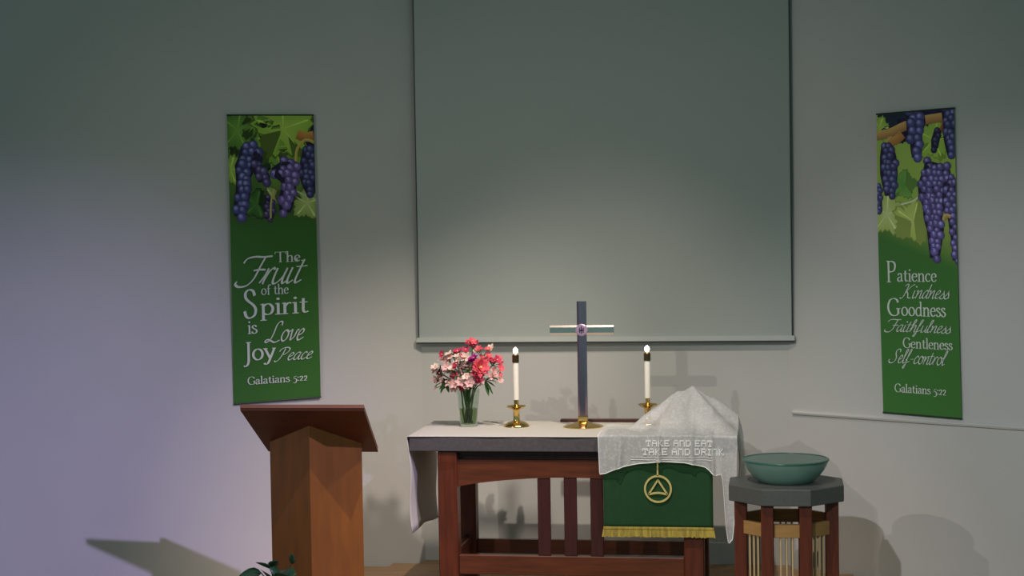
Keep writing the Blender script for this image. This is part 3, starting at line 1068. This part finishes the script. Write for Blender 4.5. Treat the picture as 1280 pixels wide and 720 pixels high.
bar('upright', -0.028, 0.028, 0.05, 0.738, 'z')
bar('crossbar', -0.188, -0.026, 0.542, 0.598, 'x')
bar('crossbar', 0.026, 0.188, 0.542, 0.598, 'x')
me = MB()
me.lathe([(0.0, 0.004), (0.030, 0.004), (0.036, 0.0), (0.036, -0.012), (0.030, -0.012)], 28)
mo = me.build('medallion', 'enamel', cr)
mo.rotation_euler = (pi / 2, 0, 0)
mo.location = (0, -0.016, 0.570)
mk = MB()
for x in (-0.011, 0.0, 0.011):
    mk.box(x - .0026, x + .0026, -0.0235, -0.018, 0.556 if x else 0.550, 0.584 if x else 0.592)
mk.box(-.012, .012, -0.0235, -0.018, 0.567, 0.572)
mk.build('monogram', 'dark_mark', cr)


# ------------------------------------------------------------------ candlesticks and candles
def candlestick(x, y, lab, clab):
    cs = empty('candlestick', (x, y, TT))
    tag(cs, lab, 'candlestick', 'brass candlesticks on the altar')
    smooth_by_angle(MB().lathe([(0.076, 0), (0.076, 0.004), (0.070, 0.014), (0.052, 0.026), (0.026, 0.034), (0.022, 0.036)], 36).build('base', 'brass', cs))
    smooth_by_angle(MB().lathe([(0.022, 0.036), (0.019, 0.044), (0.0185, 0.094), (0.024, 0.102)], 28).build('stem', 'brass', cs))
    smooth_by_angle(MB().lathe([(0.016, 0.100), (0.030, 0.104), (0.048, 0.112), (0.058, 0.121), (0.056, 0.1235), (0.030, 0.112), (0.018, 0.110)], 36).build('drip_pan', 'brass', cs))
    smooth_by_angle(MB().lathe([(0.014, 0.110), (0.0145, 0.158), (0.0125, 0.158)], 24).build('socket', 'brass', cs))
    cd = empty('altar_candle', (x, y, TT + 0.158))
    tag(cd, clab, 'candle', 'white altar candles')
    smooth_by_angle(MB().lathe([(0.0, 0.0), (0.0172, 0.001), (0.0172, 0.232), (0.015, 0.236), (0, 0.236)], 24).build('wax', 'wax', cd))
    smooth_by_angle(MB().lathe([(0.0205, 0.222), (0.0205, 0.262), (0.015, 0.268), (0.006, 0.272), (0.006, 0.274)], 24).build('follower', 'follower', cd))
    smooth_by_angle(MB().lathe([(0.0, 0.271), (0.011, 0.277), (0.0150, 0.288), (0.0135, 0.299), (0.006, 0.308), (0.0, 0.312)], 16).build('flame', 'flame', cd))


candlestick(-0.417, -0.84, 'brass candlestick standing between the flower vase and the cross', 'lit white candle between the flower vase and the cross')
candlestick(0.352, -0.74, 'brass candlestick partly behind the white lace cloth', 'lit white candle rising behind the white lace cloth')

o = MB().box(-0.185, 0.33, -0.625, -0.575, TT, TT + 0.018, 0.003).build('wooden_strip', 'dark_wood')
tag(o, 'narrow dark wooden strip lying on the linen along the back edge of the table', 'wood strip')

# ------------------------------------------------------------------ vase of flowers
VX, VY = -0.705, -0.84
vs_ = empty('flower_vase', (VX, VY, TT))
tag(vs_, 'clear glass vase of pink flowers at the left end of the altar table', 'vase')
outer = [(0.0, 0.0), (0.046, 0.0), (0.049, 0.008), (0.058, 0.11), (0.069, 0.222)]
inner = [(0.066, 0.222), (0.055, 0.11), (0.045, 0.016), (0.0, 0.014)]
smooth_by_angle(MB().lathe(outer + inner, 40).build('glass', 'glass', vs_))
smooth_by_angle(MB().lathe([(0.0, 0.016), (0.0435, 0.018), (0.0535, 0.108), (0.0, 0.108)], 32).build('water', 'water', vs_))

rf = random.Random(5)


def petal(m, base, direction, up, length, width, cup):
    d = Vector(direction).normalized()
    u = Vector(up).normalized()
    s = d.cross(u).normalized()
    b = Vector(base)
    prof_ = [(0, .12), (.35, .75), (.7, 1.0), (1.0, .15)]
    L, R, Mi = [], [], []
    for f, w in prof_:
        c = b + d * (length * f) + u * (cup * length * f * f)
        L.append(c + s * width / 2 * w + u * length * .06 * w)
        R.append(c - s * width / 2 * w + u * length * .06 * w)
        Mi.append(c)
    v = []
    for k in range(4):
        v += [L[k], Mi[k], R[k]]
    fs = []
    for k in range(3):
        fs += [(3 * k, 3 * k + 1, 3 * k + 4, 3 * k + 3), (3 * k + 1, 3 * k + 2, 3 * k + 5, 3 * k + 4)]
    m.add(v, fs)


def bloom(parent, c, axis, r, mat, n_=6, rows_=1):
    ax = Vector(axis).normalized()
    t = ax.cross(Vector((0, 0, 1)))
    if t.length < .01:
        t = Vector((1, 0, 0))
    t.normalize()
    w = ax.cross(t)
    m = MB()
    for rr in range(rows_):
        for k in range(n_):
            a = 2 * pi * k / n_ + rf.uniform(-.15, .15) + rr * .3
            d = t * cos(a) + w * sin(a) + ax * (0.35 + .35 * rr)
            petal(m, c, d, ax, r * (1 - .18 * rr) * rf.uniform(.9, 1.1), r * (.62 if n_ <= 6 else .4), rf.uniform(-.1, .25))
    b = m.build('bloom', mat, parent, smooth=True)
    th = MB()
    th.lathe([(0, -.2 * r), (.14 * r, 0), (.1 * r, .18 * r), (0, .22 * r)], 7)
    q = ax.to_track_quat('Z', 'Y').to_matrix()
    th.v = [tuple(q @ Vector(v) + Vector(c) + ax * r * .15) for v in th.v]
    th.build('throat', 'throat', b)
    return b


def blade(m, base, tip, width, droop):
    b, t = Vector(base), Vector(tip)
    d = t - b
    s = d.cross(Vector((0, 0, 1)))
    if s.length < 1e-4:
        s = Vector((1, 0, 0))
    s.normalize()
    pr_ = [(0, .1), (.3, .8), (.6, 1), (.85, .6), (1, .05)]
    v = []
    for f, w in pr_:
        c = b + d * f + Vector((0, 0, -droop * f * f))
        v += [c + s * width / 2 * w, c + Vector((0, 0, -.12 * width * w)), c - s * width / 2 * w]
    fs = []
    for k in range(4):
        fs += [(3 * k, 3 * k + 1, 3 * k + 4, 3 * k + 3), (3 * k + 1, 3 * k + 2, 3 * k + 5, 3 * k + 4)]
    m.add(v, fs)


def spray(x, y, z, mats, lab, grp=None, r=0.031, spread=0.043, count=8, name='flower_spray', leaves=2, n_=6, rows_=1, lean=None):
    """one cut stem: stem from the vase, a cluster of blooms at (x,y,z) relative to the vase centre on the table, leaves"""
    t = empty(name, (VX, VY, TT + 0.02))
    tag(t, lab, 'flower', grp)
    head = Vector((x, y, z - 0.02))
    a0 = atan2(y, x)
    k = min(1, sqrt(x * x + y * y) / 0.2)
    foot_ = Vector((rf.uniform(-.026, .026), rf.uniform(-.026, .026), 0.003))
    neck = Vector((.050 * cos(a0) * k + rf.uniform(-.008, .008), .050 * sin(a0) * k, 0.2))
    st = [foot_, foot_.lerp(neck, .5), neck, neck.lerp(head, .5) + Vector((0, 0, .01)), head]
    MB().tube(catmull3(st), 0.0042, 6).build('stem', 'stem', t, smooth=True)
    out = (head - Vector((0, 0, .19))).normalized()
    out = (out + Vector((0, -.55, .05))).normalized() if lean is None else Vector(lean).normalized()
    for i in range(count):
        if count == 1:
            c = head
        else:
            c = head + Vector((rf.uniform(-1, 1) * spread, rf.uniform(-.7, .5) * spread, rf.uniform(-.8, .9) * spread))
        ax = (out + Vector((rf.uniform(-.6, .6), rf.uniform(-.4, .2), rf.uniform(-.45, .6)))).normalized()
        if (c - head).length > .004:
            MB().tube([head - out * .025, c], 0.0018, 5).build('stalk', 'stem', t)
        bloom(t, c, ax, r * rf.uniform(.85, 1.15), mats[i % len(mats)], n_, rows_)
    for i in range(leaves):
        a = rf.uniform(0, 2 * pi)
        b = neck.lerp(head, rf.uniform(.45, .9))
        m_ = MB()
        blade(m_, b, b + Vector((cos(a) * .055, sin(a) * .045 - .02, rf.uniform(-.015, .03))), 0.02, .02)
        m_.build('leaf', 'leaf', t, smooth=True)
    return t


def catmull3(pts, k=4):
    out = []
    n_ = len(pts)
    for i in range(n_ - 1):
        p0, p1, p2, p3 = pts[max(i - 1, 0)], pts[i], pts[i + 1], pts[min(i + 2, n_ - 1)]
        for j in range(k):
            t = j / k
            out.append(0.5 * (2 * p1 + (p2 - p0) * t + (2 * p0 - 5 * p1 + 4 * p2 - p3) * t * t + (3 * p1 - p0 - 3 * p2 + p3) * t ** 3))
    out.append(pts[-1])
    return out


# positions relative to the vase foot (x right, y back, z up)
PALE, BL, HOT, MAG, COR, MAR = 'pale', 'blush', 'hot', 'magenta', 'coral', 'maroon'
gp = 'pale pink flower sprays low in the vase'
spray(-.165, .0, .315, [PALE, BL, MAR, PALE], 'dusty pink flower spray reaching farthest left out of the vase')
spray(-.150, -.02, .262, [PALE, MAR, PALE], 'small dusty pink flowers at the lower left of the bouquet', r=.024)
spray(-.118, .01, .400, [PALE, HOT, BL, PALE], 'pale pink flower spray at the upper left of the bouquet')
spray(-.092, -.05, .345, [BL, PALE, BL, BL], 'cream and blush flower spray in the left half of the bouquet')
spray(-.060, -.075, .268, [PALE, BL, PALE, HOT], 'pale pink flower spray hanging over the left of the vase rim', gp)
spray(.005, -.09, .268, [PALE, BL, PALE, PALE], 'pale pink flower spray above the middle of the vase rim', gp)
spray(.062, -.08, .285, [PALE, BL, PALE, PALE], 'pale pink flower spray hanging over the right of the vase rim', gp)
spray(-.030, .0, .425, [HOT, HOT, BL, HOT], 'hot pink flower spray in the upper middle of the bouquet', r=.030)
spray(-.035, -.06, .385, [HOT, BL, BL, HOT], 'red-pink and white flower spray left of the coral bloom', r=.029)
spray(.030, .02, .480, [COR, HOT, COR], 'coral pink flower spray at the very top of the bouquet', r=.026, spread=.028)
spray(.090, .01, .425, [COR, BL, HOT, COR], 'coral flower spray at the upper right of the bouquet', r=.027)
spray(.160, .01, .375, [HOT, COR, HOT, COR], 'pink flower spray at the upper far right of the bouquet', r=.026)
spray(.165, -.01, .305, [PALE, COR, PALE], 'pale coral flower spray at the far right of the bouquet', r=.025)
spray(.015, -.065, .345, [PALE, BL, PALE], 'blush pink flower spray just below the magenta bloom', r=.027)
spray(-.005, .02, .360, [MAR, PALE, BL], 'maroon and pink flower spray deep in the bouquet', r=.027)
spray(.045, -.06, .400, [MAG, MAG], 'single magenta flower above the coral bloom', r=.034, spread=.012, count=2, n_=9, rows_=2, leaves=1)
spray(.088, -.10, .358, [COR], 'large coral pink flower, the biggest bloom in the bouquet', r=.058, count=1, n_=14, rows_=3, leaves=1, name='large_flower')
spray(.075, -.09, .315, [HOT, HOT, PALE], 'hot pink flower spray under the large coral bloom', r=.028)
# dark leafy stems


def leafy(x, y, z, lab, dirs):
    t = empty('leafy_stem', (VX, VY, TT + 0.02))
    tag(t, lab, 'leaves', 'leafy stems in the bouquet')
    head = Vector((x, y, z - .02))
    MB().tube(catmull3([Vector((0, 0.01, .003)), Vector((x * .1, y * .1, .19)), head]), .003, 6).build('stem', 'stem', t, smooth=True)
    for dx, dz in dirs:
        m_ = MB()
        blade(m_, head, head + Vector((dx, -.03, dz)), .026, .012)
        m_.build('leaf', 'leaf', t, smooth=True)


leafy(.11, -.06, .285, 'dark green leaves drooping at the lower right of the bouquet', [(.07, -.03), (.055, -.075), (.075, .0), (.03, -.085), (.06, .03)])
leafy(-.13, -.05, .275, 'dark green leaves at the lower left of the bouquet', [(-.05, .03), (-.02, -.06), (.03, -.055), (-.06, -.02)])
leafy(-.085, .02, .40, 'green leaves poking out at the upper left of the bouquet', [(-.01, .05), (-.04, .02), (.03, .03)])
leafy(-.055, -.08, .31, 'dark leaves in the middle left of the bouquet', [(-.06, .03), (-.02, .05), (.05, -.03), (.0, -.05), (-.06, -.02)])
leafy(.0, -.06, .37, 'olive green leaves at the centre of the bouquet', [(-.04, .02), (.03, .03), (.0, -.03)])

# ------------------------------------------------------------------ lectern
le = empty('lectern', (-1.39, -1.75, 0))
tag(le, 'brown wooden lectern with a pointed front and sloping dark top below the left banner', 'lectern')
leinv = Matrix.Translation((1.39, 1.75, 0))


def lepart(name, m, mat):
    o = m.build(name, mat)
    o.parent = le
    o.matrix_parent_inverse = leinv
    return o


SL = 0.655


def board_z(y):
    return 1.22 - SL * (y + 2.0)


FP, LP, RP, LB, RB = (-1.398, -1.845), (-1.672, -1.675), (-1.152, -1.665), (-1.645, -1.60), (-1.175, -1.60)
poly = [FP, RP, RB, LB, LP]
n = 5
vs = [(x, y, 0.0) for x, y in poly] + [(x, y, board_z(y) - 0.026) for x, y in poly]


def panel(p, q, name):
    """one face of the column as a board 18 mm thick"""
    d = (Vector((q[0] - p[0], q[1] - p[1], 0))).normalized()
    nrm = Vector((d.y, -d.x, 0))
    pi_, qi = Vector((p[0], p[1], 0)) - nrm * 0.018, Vector((q[0], q[1], 0)) - nrm * 0.018
    pts = [Vector((p[0], p[1], 0)), Vector((q[0], q[1], 0)), qi, pi_]
    v = [(a.x, a.y, 0.0) for a in pts] + [(a.x, a.y, board_z(a.y) - 0.026) for a in pts]
    lepart(name, MB().add(v, [(3, 2, 1, 0), (4, 5, 6, 7)] + [(i, (i + 1) % 4, 4 + (i + 1) % 4, 4 + i) for i in range(4)]), 'lectern')


panel(LP, FP, 'front_panel')
panel(FP, RP, 'front_panel')
panel(RP, RB, 'side_panel')
panel(RB, LB, 'back_panel')
panel(LB, LP, 'side_panel')


def slope_quad(x00, x01, x10, x11, y0, y1, t0, t1):
    """slab following the reading slope, between heights t0 and t1 above its underside"""
    v = []
    for t in (t0, t1):
        for x, y in ((x00, y0), (x01, y0), (x11, y1), (x10, y1)):
            v.append((x, y, board_z(y) - 0.026 + t))
    return MB().add(v, [(3, 2, 1, 0), (4, 5, 6, 7)] + [(i, (i + 1) % 4, 4 + (i + 1) % 4, 4 + i) for i in range(4)])


lepart('reading_board', slope_quad(-1.732, -1.052, -1.712, -1.083, -1.995, -1.575, 0.0, 0.028), 'lectern_top')
lepart('edge_band', slope_quad(-1.732, -1.052, -1.732, -1.052, -2.0, -1.995, 0.012, 0.030), 'lectern_edge')
lepart('book_ledge', slope_quad(-1.70, -1.095, -1.70, -1.095, -1.600, -1.575, 0.028, 0.055), 'lectern_top')

# ------------------------------------------------------------------ potted plant in front of the lectern
PX, PY = -1.46, -2.25
pp = empty('potted_plant', (PX, PY, 0))
tag(pp, 'small dark-leaved plant on the floor in front of the lectern', 'plant')
smooth_by_angle(MB().lathe([(0, 0), (.075, 0), (.10, .17), (.112, .17), (.112, .20), (.098, .20), (.092, .17), (0, .168)], 28).build('pot', 'pot', pp))
MB().lathe([(0, .165), (.094, .167), (.07, .176), (0, .18)], 20).build('soil', 'soil', pp)
rp = random.Random(9)


def broad_leaf(base, tip, width, droop, stem_from, roll):
    m_ = MB()
    b, t = Vector(base), Vector(tip)
    d = t - b
    s = d.cross(Vector((0, 0, 1)))
    s.normalize()
    up = s.cross(d).normalized()
    s, up = s * cos(roll) + up * sin(roll), up * cos(roll) - s * sin(roll)
    v = []
    pr_ = [(0, .08), (.12, .62), (.32, .98), (.55, .92), (.8, .52), (1, .03)]
    for f, w in pr_:
        c = b + d * f + Vector((0, 0, -droop * f * f))
        v += [c + s * width / 2 * w + up * .1 * width * w, c, c - s * width / 2 * w + up * .1 * width * w]
    fs = []
    for k in range(5):
        fs += [(3 * k, 3 * k + 1, 3 * k + 4, 3 * k + 3), (3 * k + 1, 3 * k + 2, 3 * k + 5, 3 * k + 4)]
    lo = m_.add(v, fs).build('leaf', 'plant', pp, smooth=True, solid=0.001)
    MB().tube(catmull3([Vector(stem_from), Vector(stem_from).lerp(b, .6) + Vector((0, 0, .03)), b]), .003, 5).build('stem', 'plant', pp, smooth=True)
    return lo


spec = [((-.075, -.06, .385), (-.185, -.09, .380), .070, .005, .75), ((-.02, -.06, .405), (-.095, -.09, .455), .055, .01, -.5), ((-.03, -.05, .41), (.025, -.09, .462), .055, .005, .5),
        ((.085, -.06, .435), (.10, -.085, .492), .045, .0, .9), ((.05, -.08, .375), (.13, -.12, .415), .080, .02, -.7), ((-.03, -.08, .36), (-.055, -.13, .425), .085, .01, .3),
        ((.02, -.09, .35), (.085, -.14, .405), .080, .01, .8), ((-.08, -.02, .32), (-.17, .0, .345), .07, .02, .6), ((.10, -.03, .32), (.19, -.05, .32), .07, .03, -.6),
        ((.0, .05, .36), (.02, .13, .39), .06, .02, .3), ((-.05, -.10, .28), (-.11, -.19, .28), .07, .03, .2), ((.05, -.11, .27), (.09, -.2, .26), .07, .03, -.2), ((.02, -.07, .38), (-.02, -.10, .43), .06, .01, 1.0)]
for b, t, w, d, r_ in spec:
    broad_leaf(b, t, w, d, (b[0] * .2, b[1] * .2, .175), r_)

# ------------------------------------------------------------------ baptismal font stand
FX, FY = 1.147, -1.53
ft = empty('font_stand', (FX, FY, 0))
ft.scale = (0.987, 0.987, 1.024)
tag(ft, 'octagonal wooden stand with grey top and pale rods beneath the green glass bowl', 'stand')


def octagon(a, rot=0.0):
    R = a / cos(pi / 8)
    return [(R * cos(pi / 8 + k * pi / 4 + rot), R * sin(pi / 8 + k * pi / 4 + rot)) for k in range(8)]


oc, oi = octagon(0.305), octagon(0.301)
m = MB()
rings = [(oi, .660), (oc, .664), (oc, .741), (oi, .745)]
v = [(x, y, z) for pr_, z in rings for x, y in pr_]
fs = [tuple(range(7, -1, -1)), tuple(range(24, 32))] + [(k * 8 + i, k * 8 + (i + 1) % 8, k * 8 + 8 + (i + 1) % 8, k * 8 + 8 + i) for k in range(3) for i in range(8)]
m.add(v, fs).build('top', 'slab2', ft)
po = octagon(0.243)
ph = 0.033
leg0 = None
for x, y in po:
    a = atan2(y, x)
    if leg0 is None:
        leg0 = MB().box(-ph, ph, -ph, ph, 0.0, 0.66, .004).build('leg', 'cherry', ft)
        q = leg0
    else:
        q = leg0.copy()
        COL.objects.link(q)
        q.parent = ft
    q.location = (x, y, 0)
    q.rotation_euler = (0, 0, round(a / (pi / 4)) * 0 + (0 if abs(x) < .15 or True else 0))
rod0 = None
for k in range(8):
    p0, p1 = Vector((*po[k], 0)), Vector((*po[(k + 1) % 8], 0))
    d = (p1 - p0)
    L = d.length
    d.normalize()
    a = atan2(d.y, d.x)
    mid = (p0 + p1) / 2
    for nm, z0, z1, mat, t in (('band_panel', .490, .560, 'tan', .012), ('lower_rail', .05, .10, 'tan', .012)):
        o = MB().box(-L / 2 + ph * .9, L / 2 - ph * .9, -t, t, z0, z1, .002).build(nm, mat, ft)
        o.location = mid
        o.rotation_euler = (0, 0, a)
    for j in (-1, 0, 1):
        if rod0 is None:
            rod0 = MB().lathe([(.0055, .10), (.0055, .492)], 8).build('rod', 'rod', ft)
            q = rod0
        else:
            q = rod0.copy()
            COL.objects.link(q)
            q.parent = ft
        q.location = mid + d * j * 0.031
bw = empty('glass_bowl', (FX, FY, .763))
bw.scale = (0.987, 0.987, 1.0)
tag(bw, 'wide frosted green glass bowl standing on the octagonal stand', 'bowl')
po_ = [(0, 0.0), (.140, 0.0), (.149, .005), (.178, .030), (.206, .064), (.224, .098), (.231, .120)]
pi_ = [(.225, .120), (.217, .098), (.198, .066), (.170, .035), (.138, .012), (0, .010)]
smooth_by_angle(MB().lathe(po_ + pi_, 56).build('body', 'bowl', bw), 50)
smooth_by_angle(MB().lathe([(.2335, .114), (.2345, .120), (.231, .1235), (.225, .123), (.224, .1205)], 56).build('rim', 'bowl_rim', bw), 60)
